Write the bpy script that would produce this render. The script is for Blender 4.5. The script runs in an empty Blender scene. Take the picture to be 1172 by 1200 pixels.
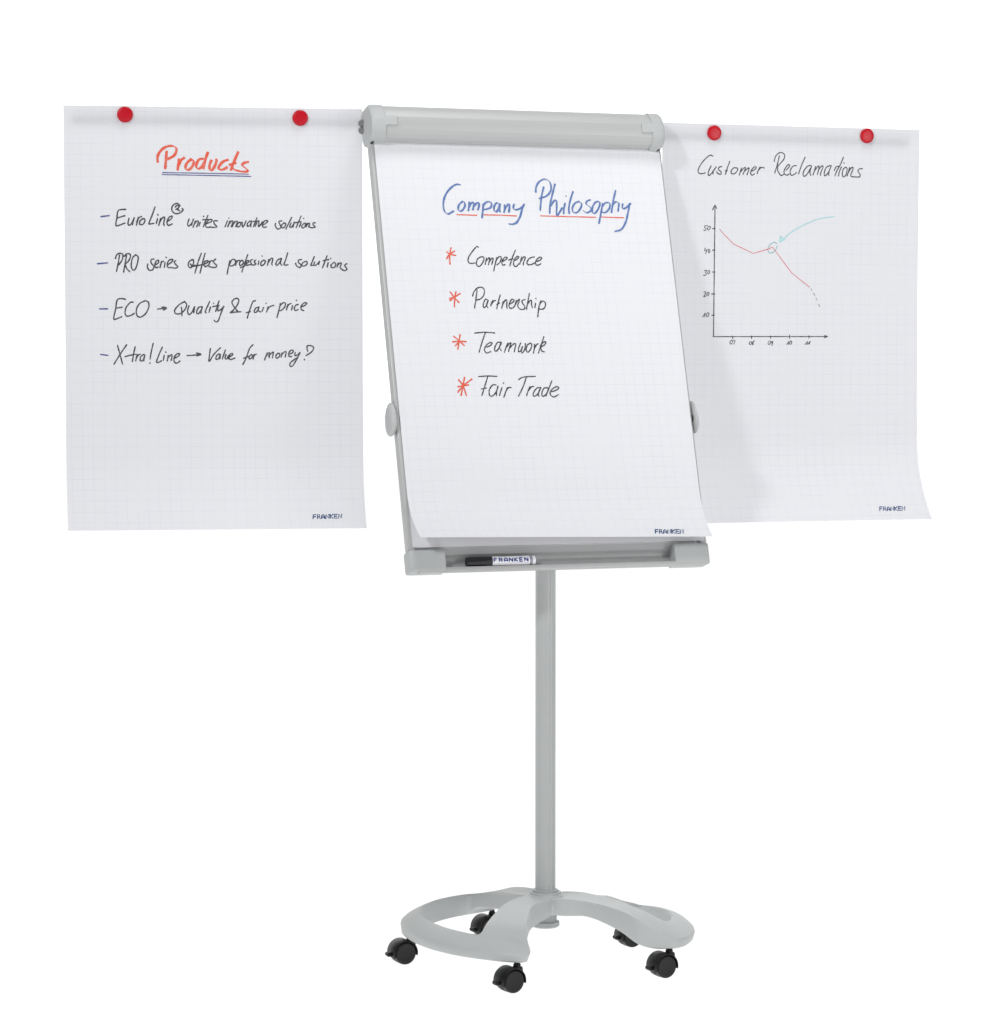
import bpy, bmesh, math, random
from mathutils import Vector, Matrix
random.seed(7)
C = bpy.context.scene
COL = C.collection
PI = math.pi

# ================================================================ camera
cam_d = bpy.data.cameras.new('camera'); cam = bpy.data.objects.new('camera', cam_d); COL.objects.link(cam)
cam_d.sensor_fit = 'HORIZONTAL'; cam_d.sensor_width = 36.0
cam_d.lens = 36.0*3238.63/1172; cam_d.clip_start = .1; cam_d.clip_end = 400
cam.location = (-.1055, -6.3935, 1.4089); cam.rotation_euler = (PI/2-.0563, 0, 0)
C.camera = cam

# ================================================================ light: white studio, one key lamp, one overhead softbox, plus an added fill
W_BACK, W_FRONT, W_BELOW = 1.42, .12, 1.19  # W_BELOW: added brightness under the floor, to whiten it from beneath
world = bpy.data.worlds.new('World'); C.world = world; world.use_nodes = True
nt = world.node_tree; nt.nodes.clear()
def wn(t, **k):
    n = nt.nodes.new(t)
    for a, b in k.items(): setattr(n, a, b)
    return n
tc = wn('ShaderNodeTexCoord'); sep = wn('ShaderNodeSeparateXYZ'); nt.links.new(tc.outputs['Generated'], sep.inputs[0])
mr = wn('ShaderNodeMapRange', interpolation_type='SMOOTHSTEP'); nt.links.new(sep.outputs['Y'], mr.inputs['Value'])
mr.inputs['From Min'].default_value = .35; mr.inputs['From Max'].default_value = .80
mr.inputs['To Min'].default_value = W_FRONT; mr.inputs['To Max'].default_value = W_BACK
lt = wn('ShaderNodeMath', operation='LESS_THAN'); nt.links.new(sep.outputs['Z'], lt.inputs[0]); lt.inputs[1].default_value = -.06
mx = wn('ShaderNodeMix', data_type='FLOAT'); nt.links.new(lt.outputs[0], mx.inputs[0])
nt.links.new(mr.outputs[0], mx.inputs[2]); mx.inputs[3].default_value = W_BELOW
bg = wn('ShaderNodeBackground'); bg.inputs['Color'].default_value = (1, 1, 1, 1); nt.links.new(mx.outputs[0], bg.inputs['Strength'])
wo = wn('ShaderNodeOutputWorld'); nt.links.new(bg.outputs[0], wo.inputs[0])

def area(name, loc, target, size, power, col=(1, 1, 1), size_y=None, spread=180):
    d = bpy.data.lights.new(name, 'AREA'); d.energy = power; d.size = size; d.color = col
    d.spread = math.radians(spread)
    if size_y: d.shape = 'RECTANGLE'; d.size_y = size_y
    o = bpy.data.objects.new(name, d); COL.objects.link(o); o.location = loc
    o.rotation_euler = (Vector(target)-Vector(loc)).to_track_quat('-Z', 'Y').to_euler()
    return o
AZ, EL, KD = math.radians(31), math.radians(29), 8.0
area('key_lamp', (-math.sin(AZ)*KD*math.cos(EL), -math.cos(AZ)*KD*math.cos(EL), 1.4+KD*math.sin(EL)), (.6, .1, 1.85), .8, 21, spread=48)
area('overhead_softbox', (.9, -1.7, 8.0), (0, -.1, .8), 2.2, 245)
area('added_fill', (4.2, -3.4, 2.0), (.5, 0, 1.6), 1.8, 7, spread=56)  # added light from the right, lifts the right sheet

vs = C.view_settings
vs.view_transform = 'Standard'; vs.look = 'None'; vs.exposure = 0; vs.gamma = 1; vs.use_curve_mapping = False

# ================================================================ materials
def mat(name, col, rough=.5, spec=.5, metal=0, bump=0, bscale=900, mottled=0):
    m = bpy.data.materials.new(name); m.use_nodes = True; t = m.node_tree; p = t.nodes['Principled BSDF']
    p.inputs['Base Color'].default_value = (*col, 1); p.inputs['Roughness'].default_value = rough
    p.inputs['Metallic'].default_value = metal; p.inputs['Specular IOR Level'].default_value = spec
    if bump:
        g = t.nodes.new('ShaderNodeTexCoord')
        n = t.nodes.new('ShaderNodeTexNoise'); n.inputs['Scale'].default_value = bscale; n.inputs['Detail'].default_value = 2
        t.links.new(g.outputs['Object'], n.inputs['Vector'])
        b = t.nodes.new('ShaderNodeBump'); b.inputs['Strength'].default_value = bump; b.inputs['Distance'].default_value = .001
        t.links.new(n.outputs[0], b.inputs['Height']); t.links.new(b.outputs[0], p.inputs['Normal'])
    if mottled:
        g2 = t.nodes.new('ShaderNodeTexCoord'); n2 = t.nodes.new('ShaderNodeTexNoise')
        n2.inputs['Scale'].default_value = 14; n2.inputs['Detail'].default_value = 4
        t.links.new(g2.outputs['Object'], n2.inputs['Vector'])
        r = t.nodes.new('ShaderNodeMapRange'); t.links.new(n2.outputs[0], r.inputs[0])
        r.inputs['To Min'].default_value = rough-mottled; r.inputs['To Max'].default_value = rough+mottled
        t.links.new(r.outputs[0], p.inputs['Roughness'])
    return m
GREY = (.455, .47, .47)
M_plastic = mat('grey_plastic', GREY, .5, .35, bump=.12, mottled=.08)
M_base = mat('grey_moulded_base', (.535, .555, .555), .5, .35, bump=.14, mottled=.1)
M_alu = mat('grey_lacquered_aluminium', (.46, .467, .467), .42, .45, metal=.1, bump=.05, mottled=.05)
M_tube = mat('grey_lacquered_steel', (.47, .485, .485), .36, .5, metal=.2, mottled=.05)
M_dark = mat('dark_rubber', (.06, .062, .065), .6, .3)
M_hinge = mat('dark_grey_metal', (.16, .165, .17), .4, .5)
M_black = mat('black_nylon', (.005, .005, .0055), .42, .4, bump=.1)
M_tyre = mat('black_tread', (.006, .006, .0065), .35, .4)
M_board = mat('white_board', (.74, .74, .75), .35, .4)
M_red = mat('red_magnet', (.47, .003, .014), .34, .32, bump=.05)
M_cap = mat('pen_black', (.012, .012, .014), .35, .5)
M_barrel = mat('pen_white', (.84, .84, .88), .35, .5)
M_ring = mat('pen_grey', (.30, .30, .36), .4, .5)
INK = {'black': (.05, .05, .055), 'red': (.68, .105, .06), 'blue': (.10, .175, .40), 'navy': (.055, .075, .24),
       'green': (.35, .61, .63), 'rose': (.60, .11, .13), 'grey': (.26, .20, .21), 'teal': (.24, .44, .44), 'ink_blue': (.02, .065, .18)}
def ink(name, col):            # marker ink that lies unevenly: dense where the pen slowed, thin where it ran dry
    m = mat(name, col, .6, .2); t = m.node_tree; p = t.nodes['Principled BSDF']
    g = t.nodes.new('ShaderNodeTexCoord'); n = t.nodes.new('ShaderNodeTexNoise'); n.inputs['Scale'].default_value = 130; n.inputs['Detail'].default_value = 3
    t.links.new(g.outputs['Object'], n.inputs['Vector'])
    f = t.nodes.new('ShaderNodeMapRange'); t.links.new(n.outputs[0], f.inputs[0]); f.inputs[1].default_value = .42; f.inputs[2].default_value = .72; f.inputs[3].default_value = 0; f.inputs[4].default_value = .28
    x = t.nodes.new('ShaderNodeMix'); x.data_type = 'RGBA'; t.links.new(f.outputs[0], x.inputs[0])
    x.inputs[6].default_value = (*col, 1); x.inputs[7].default_value = (*[.55*c+.45*.72 for c in col], 1)
    t.links.new(x.outputs[2], p.inputs['Base Color'])
    return m
M_ink = {k: ink(k+'_ink', v) for k, v in INK.items()}

def paper(name, trans):
    m = bpy.data.materials.new(name); m.use_nodes = True; t = m.node_tree; t.nodes.clear()
    L = t.links.new
    def nd(ty, **k):
        n = t.nodes.new(ty)
        for a, b in k.items(): setattr(n, a, b)
        return n
    uv = nd('ShaderNodeUVMap', uv_map='sheet'); s = nd('ShaderNodeSeparateXYZ'); L(uv.outputs[0], s.inputs[0])
    def line(out):
        d = nd('ShaderNodeMath', operation='DIVIDE'); L(out, d.inputs[0]); d.inputs[1].default_value = .025
        f = nd('ShaderNodeMath', operation='FRACT'); L(d.outputs[0], f.inputs[0])
        a = nd('ShaderNodeMath', operation='SUBTRACT'); L(f.outputs[0], a.inputs[0]); a.inputs[1].default_value = .5
        b = nd('ShaderNodeMath', operation='ABSOLUTE'); L(a.outputs[0], b.inputs[0])
        c = nd('ShaderNodeMath', operation='LESS_THAN'); L(b.outputs[0], c.inputs[0]); c.inputs[1].default_value = .026
        return c.outputs[0]
    mxx = nd('ShaderNodeMath', operation='MAXIMUM'); L(line(s.outputs['X']), mxx.inputs[0]); L(line(s.outputs['Y']), mxx.inputs[1])
    no = nd('ShaderNodeTexNoise'); no.inputs['Scale'].default_value = 9; no.inputs['Detail'].default_value = 5; L(uv.outputs[0], no.inputs['Vector'])
    fr = nd('ShaderNodeMapRange'); L(no.outputs[0], fr.inputs[0]); fr.inputs[1].default_value = .35; fr.inputs[2].default_value = .65
    fr.inputs[3].default_value = .25; fr.inputs[4].default_value = 1
    mu = nd('ShaderNodeMath', operation='MULTIPLY'); L(mxx.outputs[0], mu.inputs[0]); L(fr.outputs[0], mu.inputs[1])
    cm = nd('ShaderNodeMix', data_type='RGBA'); L(mu.outputs[0], cm.inputs[0])
    cm.inputs[6].default_value = (.738, .743, .772, 1); cm.inputs[7].default_value = (.655, .677, .728, 1)
    df = nd('ShaderNodeBsdfDiffuse'); tr = nd('ShaderNodeBsdfTranslucent'); L(cm.outputs[2], df.inputs[0]); L(cm.outputs[2], tr.inputs[0])
    ms = nd('ShaderNodeMixShader'); ms.inputs[0].default_value = trans; L(df.outputs[0], ms.inputs[1]); L(tr.outputs[0], ms.inputs[2])
    o = nd('ShaderNodeOutputMaterial'); L(ms.outputs[0], o.inputs[0])
    return m
M_sheet = paper('squared_paper', .46); M_pad = paper('squared_paper_pad', .02)
M_edge = mat('paper_edges', (.72, .72, .745), .9, .1)

# white floor, made translucent so an added glow below washes out its shadows
mf = bpy.data.materials.new('underlit_white_floor'); mf.use_nodes = True; t = mf.node_tree; t.nodes.clear()
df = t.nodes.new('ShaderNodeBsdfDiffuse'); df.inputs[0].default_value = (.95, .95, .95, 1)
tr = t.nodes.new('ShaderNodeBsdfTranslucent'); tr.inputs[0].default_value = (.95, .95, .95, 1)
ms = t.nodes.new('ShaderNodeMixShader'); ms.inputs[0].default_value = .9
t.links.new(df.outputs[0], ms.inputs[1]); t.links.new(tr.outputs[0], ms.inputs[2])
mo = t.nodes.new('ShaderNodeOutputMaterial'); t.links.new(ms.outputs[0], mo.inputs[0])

# ================================================================ helpers
def origin(o):
    v = Vector((0, 0, 0))
    while o is not None: v = v+o.location; o = o.parent
    return v
def obj(name, bm, m, parent=None, bevel=0, seg=2, sharp=35, local=False, smooth=True):
    """link one bmesh (in world coordinates unless local) as one mesh object under parent"""
    bmesh.ops.recalc_face_normals(bm, faces=bm.faces)
    if parent is not None and not local:
        bmesh.ops.translate(bm, verts=bm.verts, vec=-origin(parent))
    me = bpy.data.meshes.new(name); bm.to_mesh(me); bm.free(); me.materials.append(m)
    if smooth:
        me.polygons.foreach_set('use_smooth', [True]*len(me.polygons)); me.set_sharp_from_angle(angle=math.radians(sharp))
    o = bpy.data.objects.new(name, me); COL.objects.link(o); o.parent = parent
    if bevel:
        b = o.modifiers.new('edges', 'BEVEL'); b.width = bevel; b.segments = seg; b.limit_method = 'ANGLE'; b.angle_limit = math.radians(32)
        b.harden_normals = False
    return o
def tag(o, label=None, cat=None, group=None, kind=None):
    if label: o['label'] = label
    if cat: o['category'] = cat
    if group: o['group'] = group
    if kind: o['kind'] = kind
    return o
def empty(name, loc):
    o = bpy.data.objects.new(name, None); o.empty_display_size = .1; COL.objects.link(o); o.location = loc; return o
def hexa(bm, pts):          # 8 points: 4 of one end, 4 of the other
    v = [bm.verts.new(p) for p in pts]
    for f in ((0, 1, 2, 3), (7, 6, 5, 4), (0, 4, 5, 1), (1, 5, 6, 2), (2, 6, 7, 3), (3, 7, 4, 0)): bm.faces.new([v[i] for i in f])
def rings(bm, loops, caps=True, closed=True, wrap=False):   # skin a list of equally long point loops
    vv = [[bm.verts.new(p) for p in lp] for lp in loops]; n = len(loops[0])
    last = len(vv) if wrap else len(vv)-1
    for i in range(last):
        a, b = vv[i], vv[(i+1) % len(vv)]
        for j in range(n if closed else n-1): bm.faces.new((a[j], a[(j+1) % n], b[(j+1) % n], b[j]))
    if caps and not wrap: bm.faces.new(vv[0][::-1]); bm.faces.new(vv[-1])
def lathe(bm, prof, base, axis, n=32, a0=0):         # prof: (radius, distance along axis)
    ax = Vector(axis).normalized(); e1 = ax.orthogonal().normalized(); e2 = ax.cross(e1)
    rings(bm, [[Vector(base)+ax*d+(e1*math.cos(a)+e2*math.sin(a))*r for a in [a0+2*PI*k/n for k in range(n)]] for r, d in prof])
def tube(bm, a, b, r, n=20):
    a, b = Vector(a), Vector(b); lathe(bm, [(r, 0), (r, (b-a).length)], a, b-a, n)
def crom(P, per=8, closed=False):
    """Catmull-Rom through P (lists of numbers)"""
    out = []; n = len(P); segs = n if closed else n-1
    for i in range(segs):
        g = lambda k: P[k % n] if closed else P[min(max(k, 0), n-1)]
        p0, p1, p2, p3 = g(i-1), g(i), g(i+1), g(i+2)
        for s in range(per):
            q = s/per
            out.append([.5*(2*b+(c-a)*q+(2*a-5*b+4*c-d)*q*q+(3*b-a-3*c+d)*q**3) for a, b, c, d in zip(p0, p1, p2, p3)])
    if not closed: out.append(list(P[-1]))
    return out

# ================================================================ layout of the board (metres)
K = .994
TH, TILT = .3506, .291
U = Vector((math.cos(TH), math.sin(TH), 0))                                   # along the board, left to right
N = Vector((math.sin(TH), -math.cos(TH), 0))                                  # the way the board faces
DV = Vector((math.sin(TILT)*N.x, math.sin(TILT)*N.y, -math.cos(TILT)))        # down the board
NB = Vector((math.cos(TILT)*N.x, math.cos(TILT)*N.y, math.sin(TILT)))         # square to the board
T0 = Vector((-.067889, .145545, 1.90093))
def bd(x, s, h): return T0+(U*x+DV*s+NB*h)*K
SHEET = dict(left=dict(o=Vector((-1.104967, -.027730, 1.982537)), yaw=.145, w=.6911, h=.979, aL=.040, aR=.05, bL=.003, bR=.003, v0=.80, ph=.4),
             right=dict(o=Vector((.285738, .318883, 1.972399)), yaw=.3231, w=.6953, h=.973, aL=.06, aR=.085, bL=0, bR=0, v0=.77, ph=2.1))
def side_point(k, u, v, off=0.0):
    q = SHEET[k]; c, s = math.cos(q['yaw']), math.sin(q['yaw'])
    t = max(0, (v-q['v0'])/(q['h']-q['v0'])); f = u/q['w']
    a = (q['aL']*(1-f)+q['aR']*f)*t*t; b = (q['bL']*(1-f)+q['bR']*f)*t*t
    a += (.0045*math.sin(5*u+q['ph'])+.0016*math.sin(12*u+4*v+q['ph']))*min(1, v*3)+off
    return q['o']+Vector(((u+b)*c+a*s, (u+b)*s-a*c, -v))*K
PAD = dict(x0=-.354, w=.72, v0=.83, h=.958, aL=.066, aR=.046, base=.006)
def pad_point(u, v, off=0.0):
    q = PAD; t = max(0, (v-q['v0'])/(q['h']-q['v0'])); f = u/q['w']
    return bd(q['x0']+u, v+.010*f*t, q['base']+(q['aL']*(1-f)+q['aR']*f)*t**2.2+off)
SURF = dict(left=lambda u, v, o=0: side_point('left', u, v, o), right=lambda u, v, o=0: side_point('right', u, v, o), pad=pad_point)

# ================================================================ setting
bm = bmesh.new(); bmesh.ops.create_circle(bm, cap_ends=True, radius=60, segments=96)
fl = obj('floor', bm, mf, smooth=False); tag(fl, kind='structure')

# ================================================================ the easel
POLE = Vector((0, -.022, 0))
easel = tag(empty('flipchart_easel', POLE), 'tall light grey mobile flipchart easel on a five-armed castor base, board tilted back', 'flipchart')

# ---- base: two closed loops of moulded plastic round a hub
A0 = .11
def bp(ang, r, z):
    a = math.radians(ang)+A0
    return [POLE.x-r*math.cos(a), POLE.y-r*math.sin(a), z]
# rows run from the hub to the loop's far end: outer angle, radius, crease height, lower edge; inner angle, radius, top, lower edge
LEFT = [(180, .030, .158, .118, 0, .052, .156, .118), (98, .050, .157, .112, 18, .078, .156, .116), (70, .118, .154, .100, 31, .122, .152, .108),
        (72.5, .200, .147, .094, 45.5, .195, .145, .098), (74.3, .266, .138, .086, 50.5, .250, .135, .088), (75.2, .299, .119, .074, 51.5, .276, .122, .074),
        (76.8, .313, .093, .066, 49.5, .285, .115, .067), (74, .326, .087, .066, 45, .284, .113, .066), (62, .321, .087, .066, 38, .280, .113, .066), (42, .317, .087, .066, 27, .277, .113, .066),
        (19, .319, .088, .066, 10, .285, .115, .066), (-6, .337, .092, .066, -4, .291, .117, .066)]
RIGHT = [(180, .030, .158, .118, 0, .150, .150, .112), (75, .050, .157, .116, 6, .158, .150, .110), (42, .105, .154, .117, 15, .185, .147, .106),
         (42.5, .195, .146, .098, 23, .215, .142, .098), (44.0, .258, .132, .074, 26.5, .250, .134, .088), (41.5, .298, .112, .066, 26.5, .277, .121, .074),
         (38.5, .328, .092, .066, 23.5, .288, .113, .067), (36, .345, .088, .066, 18, .291, .111, .066), (29, .352, .087, .066, 12, .292, .110, .066), (15, .349, .087, .066, 6, .293, .110, .066),
         (0, .340, .087, .066, 0, .292, .109, .066)]
BACK = [None, (98, .050, .156, .112, 22, .078, .154, .116), (78, .118, .152, .104, 40, .118, .149, .108), (74, .195, .140, .098, 53, .185, .137, .098),
        (72.5, .255, .121, .086, 56, .245, .123, .088), (73.5, .290, .105, .074, 56, .274, .117, .074),
        (75, .305, .093, .066, 53, .284, .116, .067), (71, .312, .090, .066, 49, .287, .116, .066), (59, .306, .090, .066, 41, .288, .117, .066), (43, .314, .091, .066, 31, .289, .118, .066),
        (25, .333, .093, .066, 17, .289, .118, .066)]
REAR = [None, (75, .048, .154, .118, 4, .158, .149, .110), (36, .105, .150, .106, 12, .172, .141, .100), (36, .185, .128, .088, 19, .208, .125, .085), (36.5, .245, .108, .075, 24, .250, .111, .074),
        (37, .290, .094, .067, 24, .270, .103, .067), (37.5, .312, .087, .066, 21, .280, .102, .066), (35, .325, .085, .066, 16, .287, .103, .066), (28, .335, .085, .066, 11, .290, .105, .066), (14, .338, .086, .066, 5, .292, .107, .066)]
def whole(rows, other=None):      # the second half of a loop runs back to the hub
    other = other or rows
    return rows+[(-o, ro, zc, zb, -i, ri, zt, zi) for (o, ro, zc, zb, i, ri, zt, zi) in other[len(rows)-2:0:-1]]
def loop(bm, rows, turn):
    P = []
    for (o, ro, zc, zb, i, ri, zt, zi) in rows:
        P.append(bp(o+turn, ro, zc)+[zb]+bp(i+turn, ri, zt)+[zi])
    L = []
    for (ox, oy, zc, zb, ix, iy, zt, zi) in crom(P, 7, True):
        o = Vector((ox, oy, 0)); i = Vector((ix, iy, 0)); d = i-o; w = d.length; dn = d/w
        sl = (zt-zc)
        pt = lambda f, z: tuple(o+d*f)[:2]+(z,)
        q = [pt(.12, zb), pt(.06, zb+.003), pt(.005, zc-.004)]
        for f, g in ((.035, .02), (.10, .15), (.25, .42), (.45, .67), (.65, .86), (.82, .97), (.93, 1.0)):
            q.append(pt(f, zc+.001+sl*g))
        q += [pt(1, zt-.004), pt(1, zi+.003), pt(.97, zi)]
        L.append(q)
    rings(bm, L, wrap=True)
bm = bmesh.new(); loop(bm, whole(LEFT, BACK), 0)
loop(bm, [(-o, a, b, c, -i, d, e, f) for (o, a, b, c, i, d, e, f) in whole(RIGHT, REAR)], 180)
lathe(bm, [(.041, .1165), (.047, .125), (.046, .150), (.040, .159), (.0365, .1605), (.036, .166), (.031, .1665), (.0305, .163)], POLE, (0, 0, 1), 48)
base = obj('base', bm, M_base, easel, bevel=.0018, sharp=40)
bm = bmesh.new(); lathe(bm, [(.029, .083), (.033, .086), (.033, .096), (.027, .097), (.027, .1170)], POLE, (0, 0, 1), 40)
obj('hub_nut', bm, M_plastic, easel, bevel=.001)

# ---- castors
def castor_parts():
    """twin-wheel castor: pivot at the origin, wheels trail along -X, axle along Y"""
    R, cx, cz = .0262, -.019, .0262
    bm = bmesh.new()                                     # hood over the two wheels, with the stem
    outer, inner = R+.0042, R+.0012
    arc = [math.radians(a) for a in range(-12, 199, 7)]
    for y0, y1 in ((-.0225, .0225),):
        L = []
        for y in (y0, y0+.002, y1-.002, y1):
            e = .0012 if y in (y0, y1) else 0
            L.append([(cx+math.cos(a)*(outer-e), y, cz+math.sin(a)*(outer-e)) for a in arc]+[(cx+math.cos(a)*inner, y, cz+math.sin(a)*inner) for a in arc[::-1]])
        rings(bm, L)
    lathe(bm, [(R+.0005, -.0035), (R+.0005, .0035)], (cx, 0, cz), (0, 1, 0), 28)     # web between the wheels
    lathe(bm, [(.0075, .038), (.0085, .0445), (.0085, .060), (.0065, .062), (.0055, .075)], (0, 0, 0), (0, 0, 1), 20)
    hexa(bm, [(-.004, -.009, .036), (.012, -.009, .036), (.012, .009, .036), (-.004, .009, .036), (-.006, -.009, .055), (.009, -.009, .055), (.009, .009, .055), (-.006, .009, .055)])
    wheel = bmesh.new(); sgn = 1
    lathe(wheel, [(.004, .0202), (.017, .0205), (.0205, .0212), (.0240, .0206), (.0258, .0186), (R, .0160), (R, .0068), (.0245, .0050), (.006, .0050)], (cx, 0, cz), (0, 1, 0), 40)
    lever = bmesh.new()
    xs = cx-R-.0045
    hexa(lever, [(xs+.006, -.008, .020), (xs+.006, .008, .020), (xs-.008, .007, .019), (xs-.008, -.007, .019),
                 (xs+.006, -.008, .033), (xs+.006, .008, .033), (xs-.006, .007, .0285), (xs-.006, -.007, .0285)])
    lathe(lever, [(.0035, -.009), (.005, -.0075), (.005, .0075), (.0035, .009)], (xs-.006, 0, .0245), (0, 1, 0), 16)
    return bm, wheel, lever
hood_bm, wheel_bm, lever_bm = castor_parts()
proto = obj('caster', hood_bm, M_black, easel, bevel=.0008, local=True)
w1 = obj('wheel', wheel_bm, M_tyre, proto, local=True, sharp=30)
w2 = w1.copy(); COL.objects.link(w2); w2.parent = proto; w2.name = 'wheel'; w2.scale = (1, -1, 1)
lv = obj('brake_lever', lever_bm, M_black, proto, bevel=.0012, local=True)
R_ST = .316
heads = [26, 32, 30, 27, 33]     # each castor has swivelled to its own heading (degrees)
casters = [proto]
for k in range(1, 5):
    c = proto.copy(); COL.objects.link(c); c.parent = easel; casters.append(c)
    for ch in (w1, w2, lv):
        d = ch.copy(); COL.objects.link(d); d.parent = c
for k, c in enumerate(casters):
    p = Vector(bp((-5, 70.8, 146, 213, 288)[k], (.315, .303, .316, .285, .303)[k], 0)); c.location = p-POLE; c.rotation_euler = (0, 0, math.radians(heads[k]))

# ---- pole
def pole_profile():
    out = []
    g0 = math.radians(-52)                                # rib on the right front of the tube
    for k in range(72):
        a = 2*PI*k/72; d = abs((a-g0+PI) % (2*PI)-PI); r = .0236
        if d < math.radians(9): r += .0012
        elif d < math.radians(15): r -= .0008
        out.append((r*math.cos(a), r*math.sin(a)))
    return out
pp = pole_profile(); bm = bmesh.new()
rings(bm, [[POLE+Vector((x, y, z)) for x, y in pp] for z in (.1665, .6, 1.005)])
obj('pole', bm, M_tube, easel, sharp=50)
bm = bmesh.new(); lathe(bm, [(.0255, .1662), (.0300, .1662), (.0300, .1700), (.0265, .1716), (.0255, .1716)], POLE, (0, 0, 1), 48)
obj('pole_collar', bm, M_plastic, easel)

# ---- board, rails, bracket behind
def bbox(bm, x0, x1, s0, s1, h0, h1):
    hexa(bm, [bd(x0, s0, h0), bd(x1, s0, h0), bd(x1, s1, h0), bd(x0, s1, h0), bd(x0, s0, h1), bd(x1, s0, h1), bd(x1, s1, h1), bd(x0, s1, h1)])
def prism(bm, prof, x0, x1, inset=0, flip=False):       # profile in (h, s) drawn along the board
    cx = sum(p[0] for p in prof)/len(prof); cs = sum(p[1] for p in prof)/len(prof)
    st = [(x0, 1.0), (x1, 1.0)]
    if inset:
        st = [(x0, 1-inset*2.2), (x0+(.004 if x1 > x0 else -.004), 1-inset*.6), (x0+(.012 if x1 > x0 else -.012), 1.0), (x1, 1.0)]
    rings(bm, [[bd(x, cs+(s-cs)*f, cx+(h-cx)*f) for h, s in prof] for x, f in st])
XL, XR = -.363, .3715
bm = bmesh.new(); bbox(bm, XL+.006, XR-.006, -.02, .967, -.016, -.003); obj('board_panel', bm, M_board, easel, smooth=False)
for x0, x1 in ((XL, XL+.018), (XR-.018, XR)):
    bm = bmesh.new(); bbox(bm, x0, x1, -.014, .975, -.022, .0035); obj('side_rail', bm, M_alu, easel, bevel=.004, seg=3)
bm = bmesh.new()
bbox(bm, -.33, .33, .635, .685, -.05, -.0165); bbox(bm, -.05, .05, .52, .80, -.075, -.0505)
ptop = POLE+Vector((0, 0, 1.005)); tube(bm, ptop+Vector((0, 0, -.02)), bd(0, .74, -.06), .02)
obj('rear_bracket', bm, M_tube, easel, bevel=.004)

# ---- clamp bar
bar = [(-.038, -.004), (-.005, .0005), (.014, .0005), (.027, -.003), (.036, -.0105), (.0415, -.019), (.0440, -.029), (.0445, -.039), (.0435, -.049), (.0425, -.0505),
       (.0395, -.059), (.0355, -.068), (.0305, -.076), (.024, -.0825), (.014, -.0862), (-.020, -.0865), (-.036, -.080), (-.042, -.068), (-.042, -.016)]
bm = bmesh.new(); prism(bm, bar, -.348, .352)
cb = obj('clamp_bar', bm, M_alu, easel, sharp=14)
def grow(prof, e):
    cx = sum(p[0] for p in prof)/len(prof); cs = sum(p[1] for p in prof)/len(prof)
    out = []
    for h, s in prof:
        d = Vector((h-cx, s-cs)); d *= (1+e/d.length); out.append((cx+d.x, cs+d.y))
    return out
capp = grow(bar, .0028)
for side in (-1, 1):
    bm = bmesh.new(); e = side*(.367 if side < 0 else .370)
    inn = side*(.333 if side < 0 else .337)
    prism(bm, capp, e, inn, inset=.055)
    # stepped tongue that laps over the bar
    tg = [p for p in capp if -.0515 < p[1] < -.027 and p[0] > 0]
    t2 = [(h+.0002, s) for h, s in tg]+[(h-.006, s) for h, s in tg[::-1]]
    prism(bm, t2, inn+side*.001, inn-side*.028)
    bmesh.ops.recalc_face_normals(bm, faces=bm.faces)
    obj('end_cap', bm, M_plastic, cb, bevel=.0015, sharp=30)
# dark wedge under each cap where it grips the rail
for x in (-.3585, .3615):
    bm = bmesh.new(); bbox(bm, x-.004, x+.003, -.001, .0045, -.012, .016); obj('cap_gasket', bm, M_dark, easel, bevel=.002)

# ---- side arms behind the hanging sheets
def arm(k, u0, u1, px):
    bm = bmesh.new(); q = SHEET[k]
    a = side_point(k, u0, .031, -.017); b = side_point(k, u1, .031, -.017); ax = (b-a).normalized(); nn = ax.cross(Vector((0, 0, 1)))
    prof = [(math.cos(t)*.0055, math.copysign(abs(math.sin(t))**.5, math.sin(t))*.0095) for t in [2*PI*j/20 for j in range(20)]]
    rings(bm, [[p+nn*x+Vector((0, 0, z)) for x, z in prof] for p in (a, b)])
    o = obj('support_arm', bm, M_alu, easel, sharp=40)
    bm = bmesh.new(); h = bd(px, -.045, -.025); e = a if (a-h).length < (b-h).length else b
    for dz in (-.0105, .0105):
        tube(bm, e+Vector((0, 0, dz-.0065)), e+Vector((0, 0, dz+.0065)), .0125)
    tube(bm, h+Vector((0, 0, -.006)), e+Vector((0, 0, -.006)), .008); tube(bm, h+Vector((0, 0, .010)), e+Vector((0, 0, .010)), .008)
    obj('arm_hinge', bm, M_hinge, easel, bevel=.0015)
arm('left', .018, .712, -.372); arm('right', -.018, .668, .372)

# ---- tray with two corner caps
tray = [(-.020, .9668), (-.004, .9668), (-.004, .983), (-.0085, .9865), (-.012, .992), (-.0125, .999), (-.010, 1.0035), (.0165, 1.0195), (.0175, 1.0165), (.0205, 1.0165),
        (.0215, 1.0195), (.0205, 1.0265), (.0165, 1.0285), (.002, 1.0265), (-.012, 1.0230), (-.020, 1.016)]
bm = bmesh.new(); prism(bm, tray, -.345, .345); tr_ = obj('tray', bm, M_alu, easel, sharp=38)
def rounded(h0, h1, s0, s1, r, n=5):
    out = []
    for cx, cs, a0 in ((h1-r, s1-r, 0), (h0+r, s1-r, 90), (h0+r, s0+r, 180), (h1-r, s0+r, 270)):
        for k in range(n+1):
            a = math.radians(a0+90*k/n); out.append((cx+r*math.cos(a), cs+r*math.sin(a)))
    return out
cp = rounded(-.0235, .0228, .9745, 1.0255, .006)
for x0, x1 in ((-.3665, -.283), (.3655, .279)):
    bm = bmesh.new(); prism(bm, cp, x0, x1, inset=.03); obj('corner_cap', bm, M_plastic, tr_, bevel=.001, sharp=30)
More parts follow.
